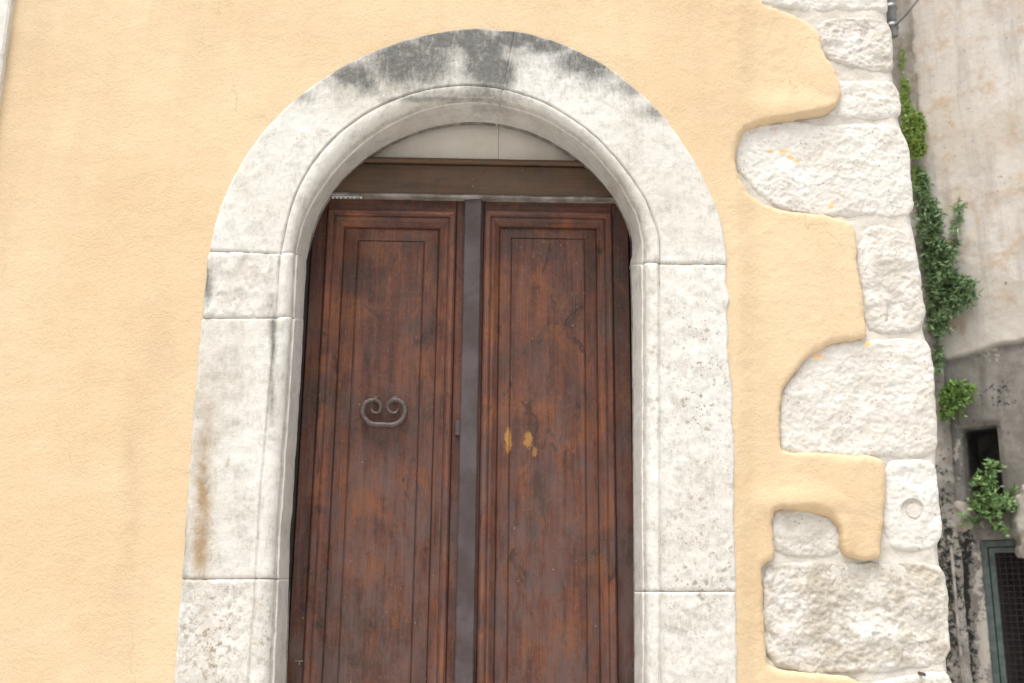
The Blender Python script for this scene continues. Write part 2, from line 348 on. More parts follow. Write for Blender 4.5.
# --- outlines of the doorway surround, surveyed on the facade
CX, CY = 468.0, 262.0
def prof(left, arch, right):
    la = np.array(left, float); ra = np.array(right, float); A = np.array(arch, float)
    A = np.vstack([A, [[np.interp(262, la[:, 1], la[:, 0]), 262]]*3, [[np.interp(262, ra[:, 1], ra[:, 0]), 262]]*3])
    th = np.arctan2(CY-A[:, 1], CX-A[:, 0]); r = np.hypot(CY-A[:, 1], CX-A[:, 0])
    co = np.polyfit(th, r, 7, w=np.where(A[:, 1] == 262, 2., 1.))
    def f(s):
        s = np.asarray(s, float); x = np.empty_like(s); y = np.empty_like(s)
        m = (s >= 0) & (s <= math.pi)
        r_ = np.polyval(co, s[m]); x[m] = CX-r_*np.cos(s[m]); y[m] = CY-r_*np.sin(s[m])
        for mm, T, sg in ((s < 0, la, -1), (s > math.pi, ra, 1)):
            yy = CY+250*(-s[mm] if sg < 0 else s[mm]-math.pi); y[mm] = yy
            r0 = np.polyval(co, 0 if sg < 0 else math.pi); x0 = CX-r0 if sg < 0 else CX+r0
            xx = np.interp(yy, T[:, 1], T[:, 0]); e = yy > T[-1, 1]
            sl = (T[-1, 0]-T[-2, 0])/(T[-1, 1]-T[-2, 1]); sl = (T[-1, 0]-T[1, 0])/(T[-1, 1]-T[1, 1]) if False else sl
            xx = np.where(e, T[-1, 0]+(yy-T[-1, 1])*sl, xx)
            b = np.exp(-(yy-CY)/14.0); off = (x0-np.interp(CY, T[:, 1], T[:, 0]))*b
            x[mm] = xx+off
        return x, y
    return f
fO = prof([(208, 240), (205, 275), (200, 318), (193, 400), (183, 545), (177, 620), (172, 683)],
  [(223, 200), (243.5, 155), (262.5, 129), (286, 108), (312, 83.5), (347.5, 63), (380, 47), (415, 35), (459, 28.4), (469, 27), (513, 29), (557, 41), (604, 64), (645, 94), (668, 120), (698, 164), (714, 200)],
  [(726.5, 240), (727.5, 262), (727, 280), (730.5, 300), (728, 312), (731, 330), (729, 345), (732.5, 375), (734, 400), (733, 420), (736, 445), (735.5, 500), (737, 560), (737.6, 600), (738.5, 683)])
fG = prof([(280, 240), (277, 300), (272, 360), (261, 483), (254, 600), (248, 683)],
  [(286, 224), (298, 191), (315, 158), (336, 136), (365, 114), (394, 98), (424, 90), (459, 86.5), (469, 85.6), (499, 88), (528, 95), (563, 113), (592, 135), (619, 161), (642, 192), (652, 215)],
  [(659, 240), (660, 380), (661, 520), (661, 683)])
fA = prof([(298, 240), (295, 303), (291, 380), (280, 540), (274, 683)],
  [(306.5, 218), (315, 199), (330, 176), (342, 164), (365, 143.5), (394, 123), (424, 110), (459, 102.5), (469, 103), (501.5, 106), (528, 113), (557, 126), (586.5, 146.5), (607, 170), (627.5, 196), (635, 215)],
  [(641, 240), (642, 300), (642, 380), (642, 520), (643, 683)])
fR = prof([(309.5, 240), (306.5, 262), (303.5, 312), (300.6, 380), (290, 540), (285.5, 683)],
  [(318, 215), (330, 197), (350, 173), (365, 158), (394, 140.6), (424, 129), (459, 123.6), (469, 122.5), (507, 126), (537, 133), (569, 152), (586.5, 168.5), (607, 190), (616, 197.5), (627.5, 224)],
  [(630, 240), (632, 297), (633, 380), (634, 520), (635, 683)])
HS = .056                     # how far the surround stands off the facade datum
DR = .17                      # depth at which the soffit ends
def s_of(x, y):
    return -(y-CY)/250 if y > CY and x < CX else (math.pi+(y-CY)/250 if y > CY else math.atan2(CY-y, CX-x))
def facept(f, s, h):
    x, y = f(s); P = unproj(x, y, (0, -h, 0)); return P
surround = mesh('door_surround', [(0, 0, 0), (.001, 0, 0), (0, 0, .001)], [[0, 1, 2]], MD, house) if False else None
def blobs(px, py, L):
    v = np.zeros_like(px)
    for (cx, cy, rx, ry, a) in L: v = np.maximum(v, a*np.exp(-(((px-cx)/rx)**2+((py-cy)/ry)**2)))
    return v
LICH = [(352, 74, 20, 11, .95), (367, 84, 12, 10, .8), (400, 62, 26, 20, 1.1), (425, 60, 24, 22, 1.0), (440, 40, 30, 10, 1.0), (484, 58, 17, 26, 1.3), (500, 72, 14, 16, 1.1), (470, 38, 18, 12, 1.1), (515, 38, 24, 9, 1.1), (548, 46, 22, 8, .95), (585, 62, 26, 11, 1.05), (628, 88, 18, 7, .6), (655, 112, 15, 7, .6), (595, 72, 20, 10, .7), (250, 330, 0.1, .1, 0), (298, 96, 10, 4, .7), (376, 92, 14, 6, .45),
        (206, 282, 5, 18, .75), (273, 335, 3, 22, .75), (272, 395, 3, 25, .5), (184, 545, 3, 40, .45), (480, 95, 35, 5, .45), (440, 99, 60, 3, .5)]
RUST = [(203, 490, 9, 60, 1.2), (200, 540, 9, 32, 1.4), (208, 430, 10, 50, .5), (204, 390, 14, 40, .25), (206, 620, 8, 50, .30), (330, 182, 10, 6, .2), (612, 192, 6, 9, .35), (240, 265, 26, 18, .12)]
GREY = [(225, 420, 24, 70, .30), (240, 530, 26, 60, .30), (236, 380, 10, 60, .3), (200, 480, 14, 90, .45), (238, 280, 28, 26, .2), (270, 300, 8, 40, .35), (255, 620, 20, 60, .2), (400, 90, 60, 14, .3), (505, 100, 5, 20, .5)]
SPECK = [(210, 640, 34, 60, 1.0), (262, 640, 14, 50, .8), (225, 600, 28, 22, .8), (205, 560, 14, 60, .5), (695, 640, 40, 55, .3), (700, 560, 38, 50, .3)]
PITS = [(700, 380, 45, 120, 1.0), (700, 560, 45, 80, 1.0), (655, 400, 12, 160, .6), (230, 300, 30, 30, .7), (215, 630, 40, 50, 1), (400, 70, 50, 20, .7), (700, 230, 40, 40, .3)]
US_ = []    # (position across 0..3, height) ; 0..1 rear->arris ; 1..2 arris->groove ; 2..3 groove->outer
for q in np.linspace(0, 1, 16): US_.append((q, None))
for q in np.linspace(1, 2, 44)[1:]: US_.append((q, None))
for q in np.linspace(2, 3, 62)[1:]: US_.append((q, None))
US_ = np.array([a for a, _ in US_])
def height_across(q):
    h = np.empty_like(q)
    a = q <= 1; h[a] = -DR+(DR+.012)*q[a]                     # soffit / reveal
    b = (q > 1) & (q <= 2); t = q[b]-1
    h[b] = .012+(HS+.002-.012)*np.sqrt(np.clip(1-(1-np.clip((t-.12)/.70, 0, 1))**2.2, 0, 1))-.009*np.exp(-((t-.985)/.035)**2)-.004*sm(.84, .88, t)-.004*np.exp(-((t-.13)/.03)**2)
    c = q > 2; t = q[c]-2; h[c] = HS-.008*np.exp(-(t/.006)**2)-.006*sm(.975, 1, t)
    return h
def surround_block(s0, s1, label, seed, parent, rough=.0, ends=(1, 1), crown=0):
    n = max(4, int((s1-s0)*250/2.2)); ss = np.linspace(s0, s1, n)
    S, Q = np.meshgrid(ss, US_, indexing='ij')
    xs = np.empty(S.shape); ys = np.empty(S.shape)
    Hh = height_across(US_.copy())[None, :]*np.ones(S.shape); Hh = Hh+np.where((S < -.1) | (S > math.pi+.1), .006, 0)*np.exp(-((Q-1.985)/.03)**2)
    P = np.empty(S.shape+(3,))
    pr = [facept(fR, ss, -DR), facept(fA, ss, .012), facept(fG, ss, HS-.002), facept(fO, ss, HS)]
    for j, q in enumerate(US_):
        i = min(int(q), 2) if q < 3 else 2; t = q-i
        if i == 1: t = 1-math.cos(t*math.pi/2)**1.0 if False else t
        p = pr[i]*(1-t)+pr[i+1]*t; P[:, j] = p
    # arc length along and across for relief noise
    along = np.cumsum(np.r_[0, np.hypot(*np.diff(pr[2][:, [0, 2]], axis=0).T)])[:, None]*np.ones(S.shape); across = Q*.12
    endd = np.minimum(along if ends[0] else 9, (along[-1:]-along) if ends[1] else 9)
    h = Hh+fbm(P[..., 0], P[..., 2], .25, 4, seed)*.010*sm(.9, 1.2, Q)+fbm(P[..., 0], P[..., 2], .03, 3, seed+3)*.004
    if rough > 0: h = h+rough*(np.abs(fbm(P[..., 0], P[..., 2], .05, 4, seed+9, .6))*2-.3)*.020*sm(1.9, 2.2, Q)*sm(0, .5, 3-Q+.4)
    chip = .0022+.006*np.clip(fbm(along*0+P[..., 0], P[..., 2], .05, 3, seed+5)+.1, 0, 1)
    jk = np.where(Q > 2.02, 0.0, 1.0) if crown else 1.0
    if crown == 1: jk = np.where(along[-1:]-along < .3, jk, 1.0)
    if crown == 2: jk = np.where(along < .3, jk, 1.0)
    h = h-.007*np.exp(-(endd/ (chip))**2)*jk*.5
    rim = (3-Q)*.27; h = h-.010*np.exp(-(rim/.006)**2)
    P[..., 1] = np.where(Q < 1, P[..., 1]*0 - h, -h)
    # weathering of the arris: small in-plane wobble
    wob = fbm(P[..., 0], P[..., 2], .07, 3, seed+11)*.006*(Q <= 2.0); P[..., 0] += wob; P[..., 2] += wob*.5
    ow = fbm(P[..., 0], P[..., 2], .05, 3, seed+21)*.010*sm(2.9, 3, Q); P[..., 0] += ow; P[..., 2] += ow
    nj = len(US_); P = P.reshape(-1, 3)
    idx = np.arange(n*nj).reshape(n, nj)
    F = np.stack([idx[:-1, :-1], idx[:-1, 1:], idx[1:, 1:], idx[1:, :-1]], -1).reshape(-1, 4)
    # close the ends and outer rim backwards
    V = [P]; nb = len(P)
    def skirt(loop):
        nonlocal F, nb
        B = P[loop].copy(); B[:, 1] = B[:, 1]+.06; V.append(B); k = np.arange(len(loop)-1)
        F = np.vstack([F, np.stack([loop[:-1], nb+k, nb+k+1, loop[1:]], 1)]); nb += len(loop)
    skirt(idx[0, :]); skirt(idx[:, -1]); skirt(idx[-1, ::-1])
    P2 = np.vstack(V); px, py = toface(P2); Qf = Q.reshape(-1); Qa = np.zeros(len(P2)); Qa[:len(Qf)] = np.maximum(.45*np.exp(-((Qf-1.985)/.03)**2), .5*np.exp(-((Qf-1.13)/.05)**2))
    at = {'lichen': blobs(px, py, [(478, 48, 80, 24, .75), (405, 62, 50, 24, .8), (487, 62, 24, 34, 1.5), (590, 72, 50, 12, .2)]+[(a_, b_, c_*1.25, d_*1.25, e_*1.45) for a_, b_, c_, d_, e_ in LICH]), 'rust': blobs(px, py, RUST), 'grey': np.maximum(blobs(px, py, GREY), Qa), 'speck': blobs(px, py, SPECK), 'pits': blobs(px, py, PITS), 'yellow': px*0}
    # the pitch-dark bed of the joint shows as a thin line
    return mesh('surround_block', P2, F, MD, parent, True, at, label)
# mortar core of the surround: the part that carries the blocks
core = []
ssc = np.concatenate([np.linspace(-3.4, 0, 40), np.linspace(0, math.pi, 80)[1:], np.linspace(math.pi, math.pi+3.4, 40)[1:]])
a1 = facept(fR, ssc, -DR); a2 = facept(fA, ssc, .012); a3 = facept(fO, ssc, HS)
Pc = []; 
for A_, y in ((a1, DR+.03), (a2+(a3-a2)*.10, .006), (a2+(a3-a2)*.22, -HS+.016), (a3+(a2-a3)*.02, -HS+.016), (a3+(a2-a3)*.02, .03)):
    B = A_.copy(); B[:, 1] = y; B[:, 2] = np.maximum(B[:, 2], 0); Pc.append(B)
n_ = len(ssc); Fc = []
for L in range(len(Pc)-1):
    for i in range(n_-1): Fc.append([L*n_+i, (L+1)*n_+i, (L+1)*n_+i+1, L*n_+i+1])
M_joint = mat_simple('joint_mortar', (.17, .15, .125), (.33, .30, .26), 25, .95, 0, .5, 90, .004)
surround = mesh('door_surround', np.vstack(Pc), Fc, M_joint, house, True, None, 'arched surround of pale dressed stone blocks round the old double door')
e = .0014
sL2, sL3, sL4 = s_of(200, 579), s_of(200, 318), s_of(205, 250.5); sC = s_of(509, 60); sR1 = s_of(700, 264); sR2 = s_of(700, 591.5)
sg = s_of(200, 1080)
surround_block(sg, sL2-e, 'lowest left block of the door surround, pitted and speckled brown', 11, surround, .35)
surround_block(sL2+e, sL3-e, 'tall left jamb block with long rusty brown streak', 22, surround)
surround_block(sL3+e, sL4-e, 'small square left jamb block with roughly broken surface', 33, surround, .55)
surround_block(sL4+e, sC-e*.1, 'left half of the arch ring with black lichen near the crown', 44, surround, crown=1)
surround_block(sC+e*.1, sR1-e, 'right half of the arch ring, clean with dark upper rim', 44, surround, crown=2)
surround_block(sR1+e, sR2-e, 'tall right jamb block with pits and a chipped outer edge', 66, surround, .25)
surround_block(sR2+e, s_of(700, 1080), 'lowest right block of the door surround, evenly pale', 77, surround, .3)

# --- ochre plaster coat, ragged along the corner stones
SE = [(757, -60), (758, -20), (761, 0), (783, 6), (809, 17.6), (821, 29), (825, 50), (838, 67), (844, 85), (841, 102), (826.6, 112), (797, 116), (762, 120.6), (744.5, 128), (738, 143.5), (737, 164), (744.5, 182), (761, 199), (782.6, 208), (812, 211), (835, 213.7), (856, 221), (859, 238.6), (860, 268), (866, 297), (870, 331), (868, 337), (841, 339.7), (818, 350), (803, 361.6), (790, 380), (784, 390), (782, 413), (782.6, 442.5), (785, 448), (795, 450.7), (841, 453), (873.5, 454), (885, 459), (889.6, 470), (889, 490), (886.6, 516), (885, 536), (883, 555), (879, 560), (862, 560.6), (848, 556), (843, 545), (841, 527), (833, 518), (818, 512), (800, 509), (779, 509), (775, 512), (774.4, 525), (776.7, 552), (774, 560), (765, 566), (763.6, 575), (766.5, 615), (768, 658), (772, 667), (782.6, 670.5), (841, 675), (859, 680), (872, 690), (874, 730), (870, 770)]
se = FAC.px(SE, .045)
se = chaikin(se, 2, False)
xr = se[0][0]; xb = se[-1][0]
TOPZ = 6.5
_d = np.r_[0, np.cumsum(np.hypot(*np.diff(se, axis=0).T))]; _q = np.arange(0, _d[-1], .006); se = np.stack([np.interp(_q, _d, se[:, 0]), np.interp(_q, _d, se[:, 1])], 1)
se = se+np.stack([fbm(se[:, 0], se[:, 1], .035, 4, 411), fbm(se[:, 0], se[:, 1], .035, 4, 412)], 1)*.013
ring = np.vstack([[(-4.2, TOPZ), (xr, TOPZ)], se, [(xb, .6), (xb+.05, .35), (xb, 0), (-4.2, 0)]])
def grid(lo, hi, step, fine): # fine = (a,b,step)
    a, b, st = fine
    return np.unique(np.round(np.concatenate([np.linspace(lo, a, max(2, int((a-lo)/step)+1)), np.arange(a, b, st), np.linspace(b, hi, max(2, int((hi-b)/step)+1))]), 5))
x0f, x1f = X(728, 600), X(905, 600); zlo = Zp(470, 700); zhi = Zp(470, -15)
us = grid(-4.2, x1f+.05, .022, (x0f-.02, x1f, .0048)); zs = grid(0, TOPZ, .06, (zlo, zhi, .0052))
so = facept(fO, ssc, .045)[:, [0, 2]]; si = so.copy()
cxw = X(468, 262); inn = si.copy(); czw = Zp(468, 262)
inn[:, 0] = cxw+(si[:, 0]-cxw)*.93; inn[:, 1] = np.where(si[:, 1] > czw, czw+(si[:, 1]-czw)*.93, si[:, 1]); inn[:, 1] = np.where(inn[:, 1] < .02, -.2, inn[:, 1])
def drop(U, Z):
    d, _, _ = rings_sd(U, Z, [inn]); return d > 0
def h_st(U, Z, sd):
    px, py = toface(FAC.w(U, Z, U*0+.04)); rt = sm(735, 760, px)
    T = .045-rt*(.019-.019*np.clip(blobs(px, py, [(795, 112, 70, 22, 1), (800, 503, 50, 16, 1), (835, 60, 30, 50, .8), (860, 470, 30, 60, .5), (840, 540, 14, 30, .8)]), 0, 1))
    v = np.clip(fbm(U, Z, .16, 3, 301)+.5, 0, 1); v2 = np.clip(fbm(U, Z, .05, 3, 302)+.5, 0, 1)
    rr = .008+.050*v*v2+.010*v; t = np.clip(sd/rr, 0, 1); h0 = .002+.016*v2
    return h0+(T-h0)*np.sqrt(1-(1-t)**2)+.004*fbm(U, Z, .5, 3, 5)*2+(.0025*fbm(U, Z, .09, 3, 8)*sm(0, .03, sd)+.0018*fbm(U, Z, .02, 2, 9))*sm(x0f-.02, x0f+.05, U)
STD = [(131, 500, 8, 130, .45), (165, 360, 12, 60, .25), (20, 20, 60, 60, .35), (6, 40, 5, 60, .9), (120, 600, 30, 70, .25), (800, 110, 60, 8, .25)]  # drip streaks, darker corner, painted shade beside the trim and on the lip's underside
def a_dirt_shade(U, Z, sd):
    px, py = toface(FAC.w(U, Z, U*0+.045)); return blobs(px, py, STD)
wall = hmesh('plaster_wall', FAC, us, zs, [ring], h_st, MS, house, drop, -.0, {'dirt_shade': a_dirt_shade}, 'smooth ochre yellow plaster coat with ragged right edge')
# --- mortar bed behind the corner stones
cl = FAC.px([(884, -60), (888, 0), (893, 60), (899, 110), (908, 150), (912, 215), (921, 260), (925, 330), (932, 350), (936, 400), (938, 455), (939, 500), (940, 550), (947, 600), (949, 665), (951, 700)], 0)
cxv = cl[:, 0]
ringm = np.vstack([[(x0f-.1, TOPZ), (cl[0][0], TOPZ)], cl, [(cl[-1][0], 0), (x0f-.1, 0)]])
usm = np.arange(x0f-.1, X(960, 683)+.03, .009); zsm = grid(0, TOPZ, .06, (zlo, zhi, .009))
hmesh('mortar_bed', FAC, usm, zsm, [ringm], lambda U, Z, sd: -.006+.016*fbm(U, Z, .06, 4, 3)-.02*np.exp(-(sd/.012)**2), MM, house, None, .3, None, 'pale lime mortar between the corner stones')
# --- corner stones
QS = [
 ('topmost corner stone, a flat strip cut by the plaster', [(740, -22), (887, -24), (889, 0), (889, 12), (866, 11), (809, 11), (775, 6), (745, 2)], .9, 1),
 ('rugged, deeply pocked corner stone second from the top', [(816, 20), (833, 17), (860, 16), (889, 19), (893, 35), (895, 55), (895, 70), (888, 71), (850, 66), (828, 60), (816, 40)], 1.8, 2),
 ('low corner stone beside the rounded plaster nose', [(826, 84), (850, 79), (890, 80), (899, 88), (901, 100), (903, 116), (870, 119), (832, 118), (822, 100)], .9, 3),
 ('big corner stone with small yellow paint spots', [(742, 124), (770, 121), (800, 120), (830, 124), (865, 122), (900, 124), (908, 140), (912, 165), (914, 190), (914, 214), (895, 217), (870, 217), (845, 218), (800, 214), (775, 206), (752, 190), (734, 165), (732, 140)], 1.0, 4),
 ('upright corner stone with a fine crack', [(862, 232), (868, 226), (880, 224), (905, 228), (916, 240), (921, 270), (926, 300), (926, 328), (905, 335), (880, 335), (866, 330), (860, 290), (856, 255)], 1.0, 5),
 ('large corner stone with rounded upper left shoulder', [(780, 445), (779, 400), (786, 380), (800, 360), (813, 348), (835, 340), (870, 339), (925, 338), (933, 350), (936, 400), (940, 440), (936, 455), (900, 458), (860, 458), (835, 457), (800, 456), (782, 452)], .75, 6),
 ('upright corner stone with a round plugged hole', [(886, 464), (893, 459), (915, 458), (935, 460), (940, 480), (943, 520), (942, 543), (930, 551), (900, 550), (888, 545), (882, 520), (884, 490)], .7, 7),
 ('small isolated stone framed by plaster on three sides', [(772, 508), (785, 506), (800, 506), (820, 511), (838, 520), (845, 545), (840, 557), (800, 557), (774, 555), (770, 535)], 1.3, 8),
 ('long rough corner stone with coarse chisel marks', [(763, 568), (775, 562), (830, 560), (870, 563), (940, 561), (948, 580), (950, 620), (952, 660), (930, 668), (880, 673), (830, 675), (790, 672), (768, 664), (762, 620)], 1.6, 9),
 ('lowest corner stone cut by the picture edge', [(850, 684), (880, 680), (905, 676), (935, 671), (950, 671), (955, 690), (958, 740), (955, 790), (930, 800), (868, 796), (862, 740)], .9, 10)]
YEL = [(771, 151, 3, 2, 1), (783, 152, 6, 2.5, 1), (791, 158, 3, 3, 1), (797, 162, 3, 2, .8), (831, 206, 3, 5, .8), (819, 357, 6, 4, .9), (867, 343, 4, 4, .8), (776, 135, 8, 2, .3)]
TN = {1: .2, 2: .7, 3: .35, 4: .25, 5: .6, 6: .35, 7: .15, 8: .5, 9: .95, 10: .3}
_zb = FAC.px([(905, 800)], .0)[0][1]; _xr = FAC.px([(955, 700)], 0)[0][0]; _zt = FAC.px([(890, -30)], 0)[0][1]; _q = 11
while _zb > .3:
    _hh = .34 if _q % 2 else .26; _w = .62 if _q % 2 else .34; a0, b0_ = _zb-_hh, _zb-.02
    QS.append(('pale corner stone in the lower courses near the ground', [(_xr-_w, a0), (_xr-_w*.5, a0-.005), (_xr, a0), (_xr+.004, (a0+b0_)/2), (_xr, b0_), (_xr-_w*.5, b0_+.006), (_xr-_w, b0_), (_xr-_w-.01, (a0+b0_)/2)], 1.0, _q)); TN[_q] = .4; _zb -= _hh+.01; _q += 1
_xt = FAC.px([(887, -24)], 0)[0][0]
while _zt < TOPZ-.4:
    _hh = .32 if _q % 2 else .25; _w = .60 if _q % 2 else .36; a0, b0_ = _zt+.02, _zt+_hh
    QS.append(('pale corner stone in the upper courses', [(_xt-_w, a0), (_xt-_w*.5, a0-.005), (_xt, a0), (_xt+.004, (a0+b0_)/2), (_xt, b0_), (_xt-_w*.5, b0_+.006), (_xt-_w, b0_), (_xt-_w-.01, (a0+b0_)/2)], 1.0, _q)); TN[_q] = .4; _zt += _hh+.01; _q += 1
def rough_ring(r, sd, amp=.016, st=.012):
    o = []
    for i in range(len(r)):
        a_, b_ = r[i], r[(i+1) % len(r)]; n = max(1, int(np.hypot(*(b_-a_))/st)); o += [a_+(b_-a_)*k_/n for k_ in range(n)]
    o = np.array(o); return o+np.stack([fbm(o[:, 0], o[:, 1], .05, 3, sd+40), fbm(o[:, 0], o[:, 1], .05, 3, sd+60)], 1)*amp
for lab, o_, amp, sdn in QS:
    r = rough_ring(chaikin(FAC.px(o_, .004) if sdn < 11 else np.array(o_, float), 1), sdn); lo = r.min(0); hi = r.max(0); st = .0042 if sdn < 11 else .012
    def hf(U, Z, sd, amp=amp, sdn=sdn):
        t = np.clip(sd/.024, 0, 1); base = -.012+.020*np.sqrt(np.clip(1-(1-t)**2, 0, 1))*(.75+.5*fbm(U, Z, .05, 3, sdn+200)); h0_ = 0
        n1 = fbm(U, Z, .10, 6, sdn*13, .62); n2 = np.abs(fbm(U*1.0, Z*1.3, .036, 4, sdn*17, .62)); n3 = 1.5*fbm(U, Z, .012, 2, sdn)
        e_ = sm(0, .02, sd)
        amp = amp*(.62 if sdn in (3, 4, 5, 6, 7) else .72); h = base+amp*(.026*n1*e_-.014*(n2-.1)*(.3+.7*e_))+.003*n3
        px, py = toface(FAC.w(U, Z, U*0))
        if sdn == 7: h -= .048*sm(11.5, 9, np.hypot(px-912, py-510))*(1-.55*sm(8.5, 7.5, np.hypot(px-912, py-511)))
        if sdn == 5: h -= .012*np.exp(-(((px-887-2*np.sin(py/6))/1.2)**2))*sm(300, 308, py)*sm(326, 320, py)
        return h
    def ya(U, Z, sd):
        px, py = toface(FAC.w(U, Z, U*0)); return blobs(px, py, YEL)*(1+2*fbm(U, Z, .01, 2, 4))
    hmesh('corner_stone', FAC, np.arange(lo[0]-st, hi[0]+2*st, st), np.arange(lo[1]-st, hi[1]+2*st, st), [r], hf, MR, house, None, .22, {'yellow': ya, 'tone': (lambda U, Z, sd, q_=TN[sdn]: U*0+q_)}, lab)
# side wall of the house running back along the alley
xc = cl[-1][0]-.06
mb = MB(); mb.box(-4.2, X(884, -60)-.03, .35, 7, 0, TOPZ+.3); mb.build('side_wall', MM, house, label='plain stone side wall along the alley')
# pale stone trim at the left edge
xt = X(11, 0, -.08); zw = Zp(5, 200); mb = MB()
win = mesh('window', [(xt-1.0, -.062, zw+.1), (xt-.17, -.062, zw+.1), (xt-.17, -.062, 5.0), (xt-1.0, -.062, 5.0)], [[0, 1, 2, 3]], M_dark, house, label='window at the far upper left, only its pale stone edge in view')
mb.box(xt-.18, xt, -.085, .02, zw+.1, 5.0, .008); mb.build('window_jamb', MD, win); mb = MB(); mb.box(xt-1.17, xt-.99, -.085, .02, zw+.1, 5.0, .008); mb.build('window_jamb', MD, win)
mb = MB(); mb.box(xt-1.20, xt+.0, -.11, .02, zw, zw+.1, .008); mb.build('window_sill', MD, win); mb = MB(); mb.box(xt-1.17, xt, -.088, .02, 5.0, 5.2, .008); mb.build('window_head', MD, win)
for q_ in (0, 1): mb = MB(); mb.box(xt-.99+.41*q_, xt-.585+.41*q_, -.075, -.064, zw+.11, 4.99, .004); mb.build('shutter', WVd, win)
# a small rusty nail stub between the lowest stones
p = unproj(921, 673, (0, -.01, 0)); mb = MB(); mb.tube([p+np.array([0, .03, 0]), p+np.array([0, -.03, -.004])], .006); mb.build('rusty_nail', M_iron, house, label='small rusty nail under the long rough stone')
p = unproj(912, 511, (0, .015, 0)); mb = MB()
mb.tube([p+np.array([0, .02, 0]), p+np.array([0, -.016, 0])], .027, 7); mb.build('stone_plug', MM, house, label='round plug in the hole of a corner stone')

# ------------------------------------------------------------------ the door
YD = .215       # door leaf face
def dx(px, py): return float(unproj(px, py, (0, YD, 0))[0])
def dz(px, py): return float(unproj(px, py, (0, YD, 0))[2])
def vx(pa, pb): return .5*(dx(pa, 300)+dx(pb, 660))   # a vertical surveyed high (y=300) and low (y=660)
ztop = dz(390, 198); ztop2 = dz(540, 200)
def leaf(name_label, xl, xr_, zt, mo, inn_, seed):
    zb = .03
    m = MB()                          # stiles and rails
    xo0, xo1, zo = mo                 # outer rectangle of the moulding
    zmid = 1.02
    leaf_o = MB(); leaf_o.box(xl, xr_, YD+.030, YD+.06, zb, zt); L = leaf_o.build('door_leaf', WVd, house, label=name_label)
    a = MB(); a.box(xl, xo0, YD, YD+.03, zb, zt, .003); a.build('stile', WVd, L)
    a = MB(); a.box(xo1, xr_, YD, YD+.03, zb, zt, .003); a.build('stile', WVd, L)
    for (z0, z1) in ((zo, zt), (zmid-.09, zmid), (zb, .22)):
        a = MB(); a.box(xo0+.0015, xo1-.0015, YD+.001, YD+.03, z0, z1, .002); a.build('rail', WHl, L)
    for (za, zc, nm) in ((zmid, zo, 0), (.22, zmid-.09, 1)):
        mw = inn_[0]
        # moulding: raised bead, quirk, ogee falling to the sunk margin
        def mould(x0, x1, w):
            P_ = [(-.0005, YD+.006), (.0015, YD+.006), (.0025, YD-.010), (.009, YD-.018), (.022, YD-.019), (.028, YD-.014), (.0295, YD-.006), (.0325, YD-.006), (.034, YD-.009), (.040, YD-.010), (.046, YD-.006), (w*.96, YD+.010), (w, YD+.018)]
            return [(min(i, w), y) for i, y in P_]
        a = MB(); a.frame(xo0, xo1, za, zc, mould(xo0, xo1, mw))
        for kk in range(4):
            fs = [f for k, f in enumerate(a.f) if k % 4 == kk]; us_ = sorted({i for f in fs for i in f}); mp_ = {u: i for i, u in enumerate(us_)}
            b = MB(); b.v = [a.v[u] for u in us_]; b.f = [[mp_[i] for i in f] for f in fs]; b.build('moulding', WV if kk in (1, 3) else WH, L)
        px0, px1, pz0, pz1 = xo0+mw, xo1-mw, za+mw, zc-mw
        mg = inn_[1]
        a = MB(); a.frame(px0, px1, pz0, pz1, [(0, YD+.016), (.001, YD+.025), (.003, YD+.025), (.004, YD+.021), (mg-.006, YD+.011), (mg-.0045, YD+.015), (mg-.002, YD+.015), (mg+.0005, YD+.008), (mg+.006, YD+.006)])
        q = mg+.006; a.cap(px0+q, px1-q, pz0+q, pz1-q, YD+.006); a.build('panel', WP, L)
    return L
xl = vx(306, 290); xm0 = vx(461.5, 456.5); xm1 = vx(479, 475); xrr = vx(631, 634.5)
LL = leaf('left door leaf with worn dark red brown panel', xl, xm0+.004, ztop, (vx(318, 308.5), vx(454, 447), dz(390, 210.5)), (vx(341.5, 330)-vx(323, 312), .062), 1)
RL = leaf('right door leaf with two small yellow patches', xm0+.012, xrr, ztop2, (vx(482, 477.5), vx(616, 615), dz(550, 212)), (vx(500, 496)-vx(483.5, 479.5), .052), 2)
a = MB(); a.box(xm0, xm1, YD-.022, YD+.02, .03, ztop+.004, .004); a.build('cover_strip', M_strip, RL, label='grey painted strip covering the meeting of the two leaves')
p = unproj(457.5, 428, (0, YD, 0)); a = MB(); a.box(p[0]-.008, p[0]+.012, YD-.012, YD+.01, p[2]-.03, p[2]+.028, .002); a.build('latch_plate', M_strip, LL)
# knocker
def tub(pts, off): 
    P_ = unproj([a for a, b in pts], [b for a, b in pts], (0, YD-off, 0)); return P_
def spl(pts, n=8):
    p = np.asarray(pts, float); p = np.vstack([2*p[0]-p[1], p, 2*p[-1]-p[-2]]); o = []
    for i in range(1, len(p)-2):
        for t in np.linspace(0, 1, n, endpoint=False):
            o.append(.5*((2*p[i])+(-p[i-1]+p[i+1])*t+(2*p[i-1]-5*p[i]+4*p[i+1]-p[i+2])*t*t+(-p[i-1]+3*p[i]-3*p[i+1]+p[i+2])*t**3))
    o.append(p[-2]); return np.array(o)
kL = [(371.5, 409), (372.5, 412), (376, 413.5), (379.5, 412), (381, 408), (380, 403.5), (376, 401), (371, 401), (366, 403.5), (363, 409), (363, 415), (366.5, 421), (371, 424.5), (378, 425.5), (384, 425.5)]
kR = [(384, 425.5), (390, 426), (397, 424.5), (402, 420.5), (405, 414.5), (405, 408), (401.5, 402.5), (396, 400.5), (391, 401.5), (388, 405), (388, 409), (390, 412), (393.5, 413.5), (397, 412), (398, 409)]
